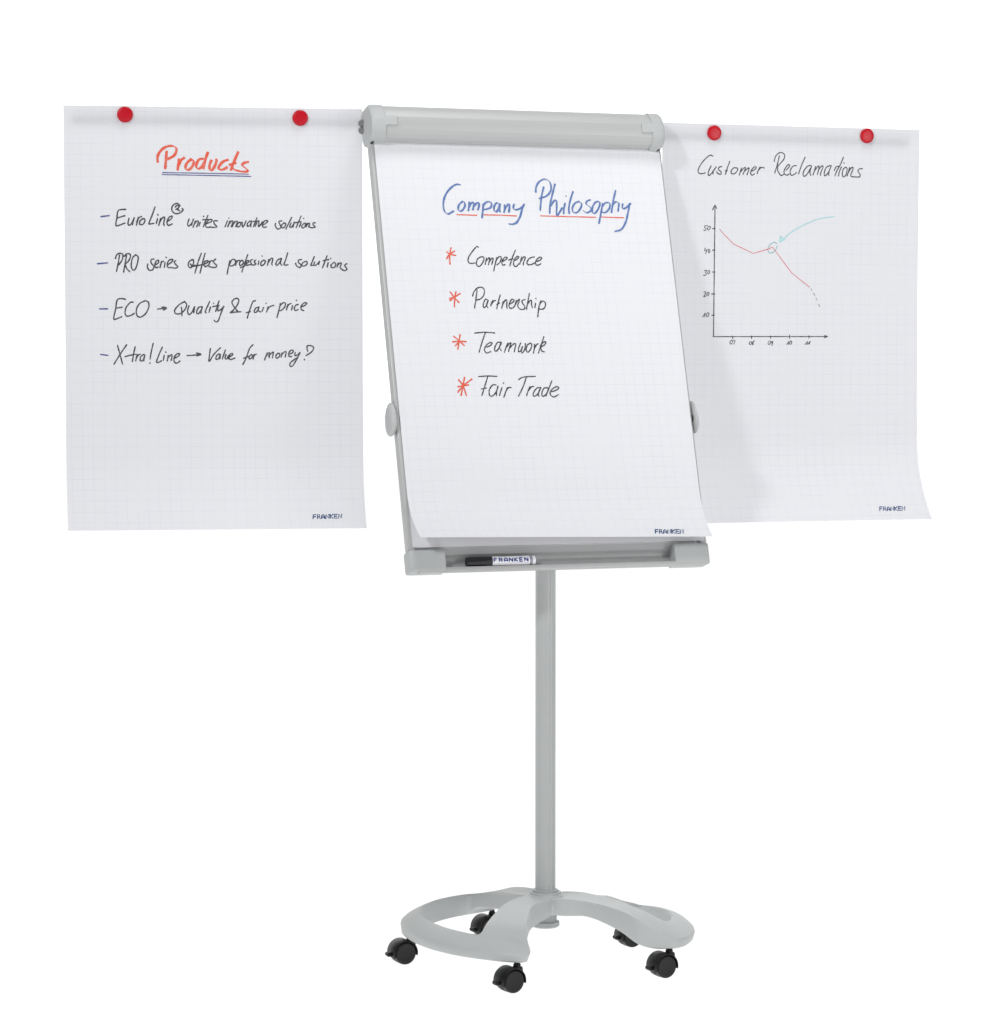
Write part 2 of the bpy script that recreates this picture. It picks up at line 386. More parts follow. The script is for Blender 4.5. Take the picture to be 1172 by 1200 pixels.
# ---- tilt clamp knobs on the rails
for side, xo in ((-1, XL), (1, XR)):
    bm = bmesh.new(); L = []
    for d, f in ((0, .90), (.003, .97), (.0075, 1.0), (.0115, .93), (.0145, .78), (.016, .5)):
        e = d if side < 0 else d*.45
        L.append([bd(xo+side*(e+.003), .664+.5*d+f*(.037*math.sin(a)+(.004 if math.sin(a) < 0 else 0)*math.sin(a)), -.004+f*(.026+.004*math.sin(a))*math.cos(a)) for a in [2*PI*j/36 for j in range(36)]])
    rings(bm, L); kb = obj('clamp_knob', bm, M_plastic, easel, sharp=45)
    bm = bmesh.new(); lathe(bm, [(.010, 0), (.010, .0035)], bd(xo, .668, -.006), U*side, 28); obj('washer', bm, M_dark, kb)

# ================================================================ paper
def grid_sheet(S, w, h, nu, nv, m, name, parent=None, vmin=0.0):
    bm = bmesh.new(); uvl = bm.loops.layers.uv.new('sheet')
    vv = [[bm.verts.new(S(w*i/nu, vmin+(h-vmin)*j/nv)) for i in range(nu+1)] for j in range(nv+1)]
    for j in range(nv):
        for i in range(nu):
            f = bm.faces.new((vv[j][i], vv[j+1][i], vv[j+1][i+1], vv[j][i+1]))
            for l, (a, b) in zip(f.loops, ((i, j), (i, j+1), (i+1, j+1), (i+1, j))): l[uvl].uv = (w*a/nu, vmin+(h-vmin)*b/nv)
    return obj(name, bm, m, parent, sharp=60)
sheets = {}
bm = None
for k, lab in (('left', 'large squared paper sheet headed Products in red with four handwritten lines'),
               ('right', 'large squared paper sheet headed Customer Reclamations with a falling line chart')):
    q = SHEET[k]; r = empty('paper_sheet', SHEET[k]['o'])
    COL.objects.unlink(r); bpy.data.objects.remove(r)
    sheets[k] = grid_sheet(SURF[k], q['w'], q['h'], 32, 90, M_sheet, 'paper_sheet')
    tag(sheets[k], lab, 'paper sheet', 'paper sheets hung from the side arms')
pad = tag(empty('flipchart_pad', bd(0, 0, .004)), 'squared paper flipchart pad headed Company Philosophy with four starred words, on the tilted board', 'paper pad')
top = grid_sheet(pad_point, PAD['w'], PAD['h'], 28, 110, M_pad, 'top_sheet', pad, vmin=-.02)
bm = bmesh.new(); bbox(bm, PAD['x0']+.002, PAD['x0']+PAD['w']-.002, -.02, .9664, -.0025, .0048); obj('page_block', bm, M_edge, pad, smooth=False)

# ---- ink: strokes as points (u, v) in tenths of a millimetre on their sheet
INKDATA = [
    ('left', 'heading', 'red', 5.0, False, [[2151,1288,2146,1177,2181,1076,2268,975,2379,917,2490,908,2564,941,2583,1012,2539,1113,2458,1174,2353,1220], [2358,1024,2341,1196,2321,1437], [2639,1202,2621,1354,2607,1465], [2633,1354,2679,1242,2770,1171], [2941,1219,2870,1250,2803,1332,2794,1433,2869,1448,2950,1371,2981,1269,2941,1213,2890,1206], [3213,1196,3112,1207,3051,1299,3040,1390,3101,1425,3182,1358,3233,1257], [3309,1040,3264,1166,3218,1327,3201,1429], [3388,1225,3343,1346,3353,1447,3413,1443,3475,1335,3506,1234,3490,1193], [3779,1211,3667,1252,3576,1344,3555,1425,3646,1440,3757,1383], [4012,1026,3961,1138,3900,1280,3838,1453], [3798,1332,3879,1305,3960,1280], [4254,1256,4153,1278,4096,1329,4162,1389,4233,1455,4172,1484,4040,1473,3919,1438,3869,1371]]),
    ('left', 'underline', 'navy', 2.2, True, [[2258,1523,3261,1529,4242,1540], [2244,1569,3261,1579,4303,1592]]),
    ('pad', 'heading', 'blue', 3.9, False, [[2030,1011,1936,999,1810,1066,1678,1197,1583,1366,1549,1544,1571,1681,1644,1735,1727,1698,1790,1662], [2042,1416,1945,1497,1910,1606,1952,1664,2032,1614,2086,1514,2074,1435,2021,1426], [2200,1423,2183,1532,2157,1651], [2181,1552,2246,1461,2304,1440,2305,1500,2268,1629], [2292,1549,2364,1469,2431,1438,2436,1507,2392,1626], [2548,1465,2517,1624,2477,1822], [2540,1505,2628,1424,2728,1422,2750,1491,2692,1571,2528,1614], [2943,1467,2876,1439,2805,1539,2805,1638,2853,1657,2911,1577,2960,1457], [2960,1457,2941,1576,2938,1665], [3072,1475,3068,1574,3037,1674], [3065,1594,3140,1493,3194,1462,3192,1532,3157,1671], [3314,1460,3284,1560,3330,1599,3432,1577,3508,1526], [3566,1455,3502,1585,3432,1765,3337,1906,3231,1957,3132,1953]]),
    ('pad', 'underline', 'red', 2.6, True, [[1857,1745,2117,1750,2355,1755], [2535,1738,2914,1739,3343,1751]]),
    ('pad', 'heading', 'blue', 3.7, False, [[3895,1156,3916,1026,4002,894,4142,820,4257,865,4297,982,4265,1125,4144,1246,3957,1308], [4110,1010,4020,1283,3956,1603], [4406,932,4304,1207,4220,1468,4187,1681], [4232,1491,4322,1372,4392,1347,4386,1488,4363,1654,4374,1725,4449,1629,4526,1521], [4606,1409,4561,1556,4542,1679], [4651,1223,4656,1242], [4844,1112,4746,1339,4689,1530,4684,1676], [4973,1358,4859,1408,4780,1528,4797,1634,4894,1632,4991,1524,5027,1417,4961,1359], [5269,1310,5167,1355,5147,1426,5247,1507,5251,1578,5135,1640,5045,1582], [5383,1374,5311,1470,5278,1613,5327,1655,5422,1563,5494,1419,5471,1348,5383,1374], [5570,1394,5499,1633,5414,1907], [5555,1466,5649,1380,5746,1390,5732,1510,5622,1619,5537,1620], [5943,1058,5852,1317,5767,1628], [5813,1437,5909,1351,5985,1386,5967,1481,5942,1589], [6086,1395,6062,1503,6122,1514,6228,1440,6296,1379], [6264,1380,6195,1620,6105,1859,5975,2039,5798,2094]]),
    ('pad', 'underline', 'red', 2.6, True, [[3947,1737,4617,1744,5352,1749], [5491,1740,6070,1746]]),
    ('right', 'heading', 'black', 2.6, False, [[1341,787,1267,762,1148,844,1032,971,956,1105,956,1194,1043,1218,1139,1193], [1293,1018,1226,1152,1217,1250,1265,1240,1352,1141,1429,1042], [1429,1042,1352,1150,1343,1221], [1574,1030,1507,1049,1487,1102,1556,1163,1546,1225,1459,1192,1439,1148], [1787,901,1730,1044,1672,1222], [1672,1134,1720,1124], [1904,1049,1837,1112,1828,1193,1905,1200,1983,1136,1992,1065,1904,1052], [2099,1054,2070,1152,2042,1232], [2080,1143,2157,1061,2206,1042,2177,1132,2139,1213], [2187,1132,2255,1068,2303,1049,2284,1130,2246,1219], [2372,1128,2450,1090,2498,1036,2449,1019,2381,1083,2343,1164,2383,1225,2451,1188], [2596,1025,2547,1106,2519,1187], [2547,1106,2625,1033,2713,1040]]),
    ('right', 'heading', 'black', 2.6, False, [[2978,879,3007,761,3089,673,3183,656,3254,712,3231,820,3068,995], [3113,737,3056,963,2994,1157], [3068,995,3081,1113,3164,1214,3234,1184], [3293,1087,3374,1010,3397,956,3339,957,3257,1066,3246,1163,3317,1204,3388,1171], [3574,963,3480,986,3410,1095,3435,1202,3529,1178,3576,1134], [3809,753,3716,949,3635,1165], [3965,954,3870,978,3765,1120,3778,1227,3872,1160,3965,1008], [3989,964,3943,1116,3967,1201], [4095,973,4061,1092,4026,1189], [4061,1092,4155,972,4191,982,4145,1176], [4168,1068,4262,958,4298,979,4240,1120,4228,1196], [4488,943,4393,988,4335,1108,4348,1204,4442,1116,4512,964], [4524,942,4465,1083,4455,1191], [4848,734,4774,904,4680,1057,4622,1199], [4608,1059,4655,971,4751,959], [4799,968,4740,1099,4725,1196], [4864,865,4874,876], [4918,976,4847,1032,4825,1162,4862,1215,4933,1149,4955,1008,4906,977], [5026,974,4992,1094,4957,1192], [4992,1104,5062,995,5122,983,5088,1092,5053,1179,5101,1210], [5375,999,5291,1012,5256,1066,5317,1152,5294,1206,5186,1209,5101,1210]]),
    ('pad', 'text_line', 'black', 2.7, False, [[2313,2541,2275,2522,2165,2631,2051,2780,2024,2888,2075,2936,2194,2925], [2358,2776,2264,2826,2222,2944,2274,3012,2361,2942,2422,2824,2398,2769,2317,2786], [2485,2794,2438,2961], [2459,2892,2534,2803,2567,2803,2516,2970], [2537,2901,2623,2802,2651,2821,2597,2959], [2745,2781,2688,2938,2634,3115], [2716,2860,2806,2760,2853,2789,2812,2898,2725,2967], [2874,2877,2958,2837,3003,2787,2944,2778,2864,2877,2864,2966,2935,2955], [3227,2597,3134,2776,3046,2983], [3026,2846,3099,2819,3149,2815], [3165,2854,3238,2823,3295,2764,3246,2755,3165,2854,3144,2962,3200,3001,3277,2931], [3365,2763,3322,2881,3296,2941], [3322,2881,3415,2762,3453,2781,3401,2890,3384,2959], [3686,2759,3584,2780,3494,2870,3495,2948,3586,2947,3670,2907], [3735,2867,3819,2836,3865,2776,3806,2767,3717,2847,3697,2936,3744,2965,3829,2925]]),
    ('pad', 'text_line', 'black', 2.7, False, [[2049,3731,2089,3633,2188,3535,2288,3519,2351,3573,2328,3699,2239,3797,2128,3831], [2173,3584,2120,3808,2065,4022], [2423,3835,2357,3806,2292,3923,2296,4011,2361,3962,2423,3835], [2413,3835,2371,3952,2395,4010], [2532,3834,2495,3903,2468,3971], [2488,3932,2550,3854,2605,3834], [2735,3696,2668,3862,2610,4038], [2620,3941,2694,3891], [2787,3862,2756,3959,2735,4028], [2756,3959,2839,3832,2883,3832,2868,3939,2868,4027], [2949,3919,3034,3870,3059,3821,3000,3811,2928,3929,2939,4017,3020,4006,3077,3938], [3118,3830,3077,3938,3062,3977], [3089,3918,3147,3839,3201,3800], [3339,3809,3267,3829,3261,3888,3312,3975,3284,4044,3195,4044,3142,3976,3160,3898,3199,3820], [3459,3661,3404,3857,3343,4049], [3376,3936,3445,3847,3497,3827,3486,3935,3498,4003], [3590,3895,3562,4003], [3609,3777,3613,3787], [3726,3835,3657,4012,3610,4227], [3686,3934,3755,3845,3824,3864,3835,3942,3786,4021,3703,4047,3675,4031]]),
    ('pad', 'text_line', 'black', 2.7, False, [[2009,4628,2251,4608,2496,4622], [2270,4617,2168,4840,2067,5090], [2263,4965,2365,4926,2411,4868,2353,4859,2257,4926,2207,5032,2248,5106,2360,5071], [2630,4848,2540,4858,2465,4974,2460,5061,2521,5042,2613,4916,2640,4848], [2640,4848,2577,4974,2618,5051], [2796,4867,2733,4993,2689,5090], [2745,4974,2835,4877,2875,4867,2822,4993,2794,5071], [2822,4993,2942,4887,2991,4896,2961,4993,2932,5080], [3113,4867,3050,4993,3041,5080,3104,5041,3153,4954], [3142,4964,3111,5070,3138,5100,3209,4993,3231,4876], [3352,4867,3277,4915,3234,5032,3268,5090,3346,5012,3388,4896,3342,4867], [3458,4896,3438,4993,3409,5109], [3431,5012,3507,4905,3553,4886], [3708,4710,3628,4895,3528,5109], [3593,4934,3694,4837,3743,4846,3695,4915,3590,4963], [3599,4973,3619,5060,3687,5080]]),
    ('pad', 'text_line', 'black', 2.7, False, [[1990,5674,2220,5661,2445,5670], [2219,5675,2123,5905,2029,6129], [2029,5971,2160,5946], [2403,5876,2321,5876,2228,5986,2215,6106,2272,6146,2385,6047,2441,5907], [2451,5907,2396,6047,2387,6131], [2541,5937,2492,6047,2459,6131], [2585,5827,2592,5837], [2674,5938,2609,6068,2561,6172], [2611,6048,2694,5948,2767,5938], [2968,5754,3104,5687,3396,5672], [3165,5698,3057,5929,2926,6146], [3234,5920,3170,6030,3128,6135], [3182,6020,3264,5930,3328,5910], [3491,5941,3395,5961,3301,6071,3302,6152,3401,6102,3501,5941], [3501,5941,3425,6072,3427,6152], [3667,5952,3572,5961,3506,6092,3530,6153,3620,6093,3698,5952], [3789,5786,3683,5992,3603,6153], [3761,6043,3880,6003,3948,5953,3889,5922,3766,5993,3714,6093,3788,6170,3920,6114]]),
    ('left', 'bullet_dash', 'navy', 3.2, True, [[835,2551,1027,2526]]),
    ('left', 'text_line', 'black', 3.2, False, [[1406,2378,1238,2407,1201,2595,1177,2737,1223,2755,1387,2693], [1218,2577,1388,2524], [1482,2582,1457,2699,1492,2746,1563,2663,1599,2569], [1599,2569,1558,2734], [1692,2557,1651,2745], [1656,2674,1716,2568,1770,2544], [1809,2591,1738,2638,1726,2721,1796,2720,1844,2649,1832,2591,1786,2596], [2080,2318,2009,2519,1937,2696,1960,2712,2054,2695], [2137,2588,2106,2702], [2142,2494,2149,2506], [2208,2576,2164,2741], [2183,2670,2255,2564,2302,2564,2277,2693,2289,2740], [2348,2657,2442,2598,2478,2527,2407,2551,2355,2657,2382,2740,2477,2704], [2663,2290,2586,2232,2491,2280,2467,2386,2537,2463,2643,2455,2726,2384,2702,2344], [2550,2315,2585,2279,2632,2302,2608,2349,2561,2373], [2592,2350,2624,2392,2648,2396]]),
    ('left', 'text_line', 'black', 2.9, False, [[2864,2591,2829,2706,2863,2754,2935,2662,2964,2590], [2964,2590,2920,2734], [3006,2633,2954,2782], [2977,2719,3049,2633,3078,2661,3034,2776], [3121,2661,3091,2747], [3196,2523,3204,2531], [3299,2502,3220,2689,3191,2775], [3178,2603,3307,2596], [3249,2703,3378,2645,3384,2596,3307,2616,3240,2732,3277,2780,3363,2768], [3516,2629,3436,2630,3449,2701,3506,2767,3406,2779,3349,2768], [3751,2628,3693,2766], [3780,2562,3788,2570], [3808,2627,3756,2765], [3779,2714,3851,2627,3871,2656,3836,2765], [3909,2632,3859,2765], [3888,2698,3957,2632,3980,2661,3936,2764], [4038,2654,3980,2698,3980,2764,4037,2746,4061,2669,4015,2660], [4089,2654,4100,2769,4138,2726,4181,2625], [4282,2624,4216,2682,4215,2754,4282,2710,4311,2624], [4311,2624,4290,2762], [4435,2551,4353,2761], [4340,2638,4483,2623], [4434,2652,4396,2752], [4483,2651,4468,2761,4541,2680,4561,2636], [4569,2723,4656,2664,4685,2615,4613,2622,4561,2708,4583,2771,4655,2759], [5017,2619,4944,2634,4973,2705,4987,2777,4915,2806,4857,2720,4872,2677], [5074,2661,5010,2719,5016,2777,5074,2762,5109,2690,5060,2661], [5248,2531,5175,2675,5108,2805], [5233,2660,5198,2747,5233,2767,5291,2688,5306,2645], [5306,2645,5276,2761], [5465,2500,5378,2702,5348,2774], [5334,2659,5465,2630], [5465,2658,5421,2759], [5520,2551,5529,2560], [5537,2672,5479,2730,5502,2782,5551,2744,5572,2672,5523,2672], [5609,2672,5580,2758], [5595,2715,5653,2665,5667,2686,5638,2752], [5798,2656,5740,2665,5754,2714,5798,2756,5711,2772,5653,2752]]),
    ('left', 'bullet_dash', 'navy', 3.2, True, [[748,3636,980,3614]]),
    ('left', 'text_line', 'black', 3.1, False, [[1164,3513,1195,3424,1270,3391,1332,3424,1319,3537,1243,3651,1205,3664], [1257,3437,1223,3638,1184,3815], [1370,3461,1420,3403,1495,3410,1507,3473,1457,3574,1381,3638], [1420,3436,1381,3638,1347,3827], [1381,3638,1418,3738,1492,3818], [1633,3422,1557,3498,1524,3662,1555,3775,1618,3750,1669,3611,1683,3472,1621,3422], [2047,3521,1984,3534,1983,3609,2046,3697,2007,3773,1932,3774,1895,3698,1908,3635], [2071,3659,2147,3608,2152,3545,2097,3571,2066,3659,2096,3722,2146,3704], [2222,3570,2184,3722], [2197,3646,2235,3583,2273,3570], [2303,3595,2284,3709], [2326,3476,2334,3486], [2353,3658,2461,3582,2479,3526,2399,3544,2353,3633,2372,3713,2435,3713], [2550,3556,2512,3581,2549,3644,2599,3695,2536,3728,2435,3713], [2953,3529,2865,3567,2839,3668,2889,3719,2953,3630,2958,3541,2916,3529], [2890,3630,2940,3693,2990,3655], [3144,3376,3067,3579,2989,3845], [2927,3681,3079,3667], [3227,3381,3167,3604,3108,3844], [3028,3667,3205,3641], [3205,3641,3281,3590,3294,3552,3231,3565,3200,3641,3230,3692,3281,3666], [3332,3565,3319,3654], [3319,3616,3370,3552,3408,3565], [3471,3514,3420,3564,3445,3615,3496,3665,3457,3709,3331,3691,3293,3654]]),
    ('left', 'text_line', 'black', 3.0, False, [[3800,3550,3764,3712,3736,3861], [3780,3658,3854,3523,3922,3536,3921,3617,3853,3671,3791,3664], [3962,3549,3934,3663], [3943,3603,3989,3549,4030,3543], [4084,3535,4029,3589,4029,3657,4083,3643,4116,3575,4078,3535], [4214,3413,4137,3629,4077,3814], [4042,3711,4151,3670], [4164,3629,4224,3588,4241,3548,4192,3553,4164,3624,4191,3656,4240,3642], [4322,3520,4273,3548,4287,3588,4300,3634,4240,3645], [4409,3533,4368,3553,4381,3596,4408,3628,4340,3650,4300,3634], [4476,3547,4457,3641], [4548,3433,4556,3443], [4585,3532,4522,3587,4530,3660,4598,3627,4626,3559,4585,3527], [4707,3518,4674,3654], [4693,3586,4762,3491,4802,3504,4775,3613,4788,3648], [4993,3490,4911,3531,4870,3626,4910,3647,4979,3557,5006,3489], [5001,3490,4979,3598,5006,3647], [5148,3359,5101,3516,5060,3625,5087,3646,5155,3638], [5469,3514,5401,3528,5401,3582,5455,3636,5441,3698,5373,3677,5333,3623,5338,3596], [5592,3554,5510,3581,5474,3649,5537,3663,5600,3616,5592,3562,5538,3562], [5770,3444,5715,3580,5687,3648,5728,3648], [5783,3566,5756,3634,5797,3648,5865,3593,5893,3552], [5893,3552,5874,3634], [6071,3423,6016,3565,5961,3706], [5975,3538,6112,3510], [6098,3578,6071,3687], [6151,3477,6159,3488], [6235,3577,6167,3632,6175,3694,6249,3686,6276,3617,6235,3572], [6331,3590,6304,3685], [6318,3644,6373,3590,6406,3603,6372,3698], [6537,3602,6482,3643,6510,3684,6537,3738,6468,3766,6386,3712]]),
    ('left', 'bullet_dash', 'navy', 3.2, True, [[785,4676,974,4676]]),
    ('left', 'text_line', 'black', 3.1, False, [[1388,4461,1345,4443,1203,4461,1158,4680,1113,4899,1167,4910,1298,4855], [1180,4658,1311,4636], [1562,4521,1496,4526,1398,4646,1375,4789,1429,4843,1527,4815,1588,4773], [1823,4492,1703,4558,1636,4690,1646,4821,1722,4865,1843,4788,1920,4634,1910,4514,1823,4486], [2120,4677,2225,4666,2323,4655], [2225,4629,2330,4651,2258,4703], [2750,4500,2619,4578,2520,4698,2541,4782,2661,4775,2760,4676,2794,4566,2739,4500], [2673,4632,2683,4742,2683,4830], [2848,4599,2815,4720,2847,4803,2913,4753,2979,4621], [2979,4621,2956,4763], [3143,4620,3067,4642,3022,4752,3066,4781,3143,4675,3154,4620], [3154,4620,3121,4774]]),
    ('left', 'text_line', 'black', 3.0, False, [[3328,4496,3264,4638,3223,4732,3246,4761], [3346,4626,3310,4751], [3415,4536,3422,4545], [3548,4483,3500,4613,3464,4732], [3394,4618,3547,4590], [3523,4625,3511,4708,3570,4696,3654,4613], [3658,4601,3594,4755,3522,4945,3462,4969,3427,4933], [3972,4719,3895,4624,3843,4518,3891,4447,3962,4423,4005,4470,3961,4589,3866,4707,3799,4760,3913,4743,4055,4735], [4393,4476,4329,4505,4269,4659,4221,4801,4197,4884], [4169,4759,4269,4730], [4459,4623,4388,4659,4359,4742,4411,4742,4464,4658,4471,4623], [4471,4623,4454,4706,4506,4734], [4578,4634,4542,4729], [4635,4532,4643,4542], [4685,4622,4649,4741], [4668,4681,4733,4610,4821,4586], [4971,4538,4935,4704,4891,4866], [4947,4621,5031,4526,5090,4538,5066,4633,4982,4704,4939,4700], [5150,4561,5113,4692], [5126,4621,5174,4561,5222,4537], [5257,4585,5233,4692], [5344,4463,5351,4470], [5389,4560,5329,4584,5297,4656,5328,4703,5388,4679], [5448,4620,5544,4584,5592,4531,5532,4524,5460,4596,5460,4679,5520,4703]]),
    ('left', 'bullet_dash', 'navy', 2.8, True, [[803,5728,973,5752]]),
    ('left', 'text_line', 'black', 3.0, False, [[1195,5516,1247,5716,1309,5953], [1406,5504,1259,5716,1112,5952], [1364,5780,1481,5747], [1600,5551,1559,5740,1534,5894], [1493,5747,1610,5723], [1646,5728,1609,5882], [1622,5811,1681,5740,1716,5723], [1798,5728,1732,5775,1715,5870,1774,5865,1822,5740], [1822,5740,1797,5882], [2016,5473,1968,5681,1943,5835], [1935,5924,1942,5936], [2227,5558,2151,5728,2091,5894,2126,5917,2208,5875], [2268,5752,2248,5865], [2301,5671,2308,5681], [2362,5752,2338,5882], [2350,5811,2421,5740,2451,5752,2427,5870], [2491,5823,2585,5775,2626,5716,2562,5716,2498,5799,2502,5906,2561,5929,2632,5882], [2798,5756,2951,5745,3116,5728], [3010,5693,3121,5728,3022,5764]]),
    ('left', 'text_line', 'black', 3.0, False, [[3338,5591,3315,5752,3308,5894,3415,5728,3569,5574], [3545,5716,3486,5752,3462,5835,3521,5828,3569,5728], [3569,5728,3556,5835], [3688,5621,3639,5752,3615,5835], [3699,5728,3675,5811,3710,5835,3758,5752], [3758,5752,3750,5835], [3781,5787,3853,5740,3846,5704,3793,5728,3769,5811,3805,5847,3911,5811], [4328,5502,4245,5597,4173,5799,4089,5965], [4106,5818,4220,5775], [4292,5728,4239,5775,4244,5835,4291,5811,4315,5752,4280,5728], [4351,5728,4327,5835], [4339,5775,4375,5733,4411,5723], [4661,5692,4624,5775,4596,5859], [4624,5787,4684,5704,4720,5692,4701,5811], [4691,5764,4768,5692,4804,5680,4779,5811], [4911,5704,4863,5752,4875,5818,4934,5787,4954,5716,4911,5699], [5006,5692,4982,5795], [4994,5740,5066,5668,5102,5680,5078,5787], [5162,5728,5245,5692,5269,5633,5210,5633,5162,5704,5173,5775,5233,5775], [5317,5680,5305,5752,5365,5740,5425,5680], [5432,5692,5352,5835,5256,5990,5196,6002,5197,5930,5293,5847,5365,5799], [5609,5656,5593,5537,5689,5525,5749,5573,5700,5668,5568,5756], [5525,5842,5534,5854]]),
    ('right', 'chart_axis', 'black', 2.5, True, [[1401,1978,1386,3633,1370,5187], [1336,2088,1398,1972], [1398,1972,1446,2054], [1338,2548,1405,2547], [1341,3074,1398,3073], [1343,3607,1400,3606], [1320,4143,1397,4143], [1322,4667,1391,4664]]),
    ('right', 'chart_axis', 'black', 2.2, True, [[1354,5189,2832,5183,4426,5179], [4388,5149,4470,5178], [4470,5178,4389,5211], [4397,5168,4397,5191], [1880,5171,1880,5236], [2390,5170,2390,5231], [2905,5166,2906,5225], [3421,5151,3422,5229], [3953,5150,3954,5223]]),
    ('right', 'axis_number', 'black', 2.0, False, [[1204,2481,1142,2482,1125,2522,1169,2554,1143,2594,1099,2587], [1238,2489,1204,2537,1221,2585,1265,2552,1279,2504,1238,2489], [1145,3025,1128,3089,1189,3081], [1197,3057,1154,3161], [1241,3048,1224,3104,1241,3144,1271,3096,1241,3048], [1121,3577,1182,3568,1156,3617,1173,3648,1147,3689,1095,3689], [1225,3576,1208,3632,1235,3656,1266,3599,1243,3563], [1114,4100,1158,4092,1149,4148,1106,4212,1158,4204], [1219,4107,1184,4163,1202,4195,1245,4155,1245,4107,1210,4107], [1081,4708,1151,4612], [1151,4612,1133,4708], [1212,4604,1177,4668,1203,4705,1247,4652,1238,4604,1212,4604]]),
    ('right', 'axis_number', 'black', 2.0, False, [[1842,5276,1807,5332,1833,5372,1872,5332,1868,5284,1842,5276], [1895,5284,1947,5284,1912,5372], [2360,5307,2325,5339,2343,5380,2387,5355,2387,5307], [2466,5286,2413,5331,2440,5364,2410,5383,2427,5334,2466,5286], [2868,5290,2833,5339,2859,5379,2904,5338,2895,5290], [2966,5298,2921,5314,2940,5347,2966,5306,2940,5403], [3342,5378,3405,5305], [3405,5305,3387,5378], [3449,5289,3423,5338,3441,5378,3480,5338,3476,5294,3449,5289], [3847,5378,3918,5304], [3918,5304,3901,5377], [3928,5369,3990,5296], [3990,5296,3964,5369]]),
    ('right', 'chart_curve', 'rose', 1.7, True, [[1527,2560,1651,2690,1905,2919,2424,3138,2828,3031,2946,2980,3462,3602,3473,3613,3960,3957]]),
    ('right', 'dashes', 'grey', 1.8, True, [[3996,3989,4024,4037], [4069,4094,4106,4166], [4138,4223,4167,4275], [4212,4377,4248,4437]]),
    ('right', 'circle_mark', 'teal', 2.2, False, [[3053,2889,2984,2858,2877,2927,2819,3026,2858,3116,2947,3114,3035,3033,3073,2943]]),
    ('right', 'arrow', 'green', 2.6, False, [[4604,2205,4365,2233,4087,2300,3731,2449,3436,2615,3200,2807], [3132,2852,3160,2700], [3132,2852,3279,2788], [3142,2843,3180,2744], [3146,2843,3240,2779], [3160,2709,3269,2788]]),
    ('pad', 'bullet_star', 'red', 3.3, False, [[1638,2561,1587,2728,1570,2964], [1517,2660,1601,2721,1738,2747], [1714,2643,1587,2721,1499,2833]]),
    ('pad', 'bullet_star', 'red', 3.3, False, [[1649,3633,1608,3764,1573,3998], [1509,3641,1594,3764,1699,3894], [1750,3673,1594,3764,1482,3848], [1479,3799,1602,3757]]),
    ('pad', 'bullet_star', 'red', 3.3, False, [[1645,4670,1605,4827,1555,5020], [1485,4705,1607,4812,1720,4927], [1448,4840,1605,4827,1776,4835], [1509,4935,1606,4820]]),
    ('pad', 'bullet_star', 'red', 3.4, False, [[1650,5694,1590,5900,1524,6121], [1497,5747,1592,5885,1653,6130], [1826,5733,1607,5885,1451,6045], [1472,5915,1591,5893,1733,5870]]),
    ('left', 'logo', 'ink_blue', 2.5, True, [[5671,9563,5677,9474,5740,9473], [5674,9519,5727,9518], [5771,9562,5777,9472,5829,9471,5840,9492,5823,9516,5777,9518], [5805,9518,5840,9561], [5870,9560,5874,9504,5904,9470,5918,9470,5944,9503,5940,9559], [5872,9531,5942,9529], [5970,9559,5976,9469,6039,9558,6046,9468], [6069,9557,6076,9468], [6145,9467,6079,9514,6139,9556], [6245,9465,6175,9466,6169,9556,6238,9555], [6172,9511,6228,9510], [6268,9554,6275,9465,6338,9553,6345,9464]]),
    ('right', 'logo', 'ink_blue', 2.5, True, [[5628,9510,5657,9420,5720,9420], [5643,9465,5695,9465], [5728,9510,5757,9420,5810,9420,5816,9441,5792,9465,5746,9466], [5774,9466,5798,9510], [5828,9510,5847,9453,5886,9420,5900,9420,5917,9453,5898,9510], [5838,9480,5908,9480], [5928,9510,5958,9420,5998,9511,6029,9420], [6029,9511,6059,9420], [6129,9421,6050,9467,6099,9511], [6230,9421,6159,9421,6129,9511,6199,9511], [6144,9466,6201,9466], [6229,9511,6260,9421,6300,9511,6331,9421]]),
    ('pad', 'logo', 'ink_blue', 2.5, True, [[5774,9488,5818,9388,5884,9389], [5796,9438,5851,9438], [5878,9489,5922,9389,5977,9390,5980,9413,5952,9439,5903,9440], [5933,9441,5951,9490], [5982,9490,6011,9427,6055,9391,6070,9391,6084,9428,6055,9491], [5997,9457,6070,9458], [6086,9491,6130,9392,6160,9492,6204,9393], [6191,9493,6235,9393], [6308,9394,6220,9444,6264,9493], [6413,9395,6339,9394,6295,9494,6369,9494], [6318,9444,6376,9445], [6400,9495,6444,9396,6474,9496,6517,9397]]),
]
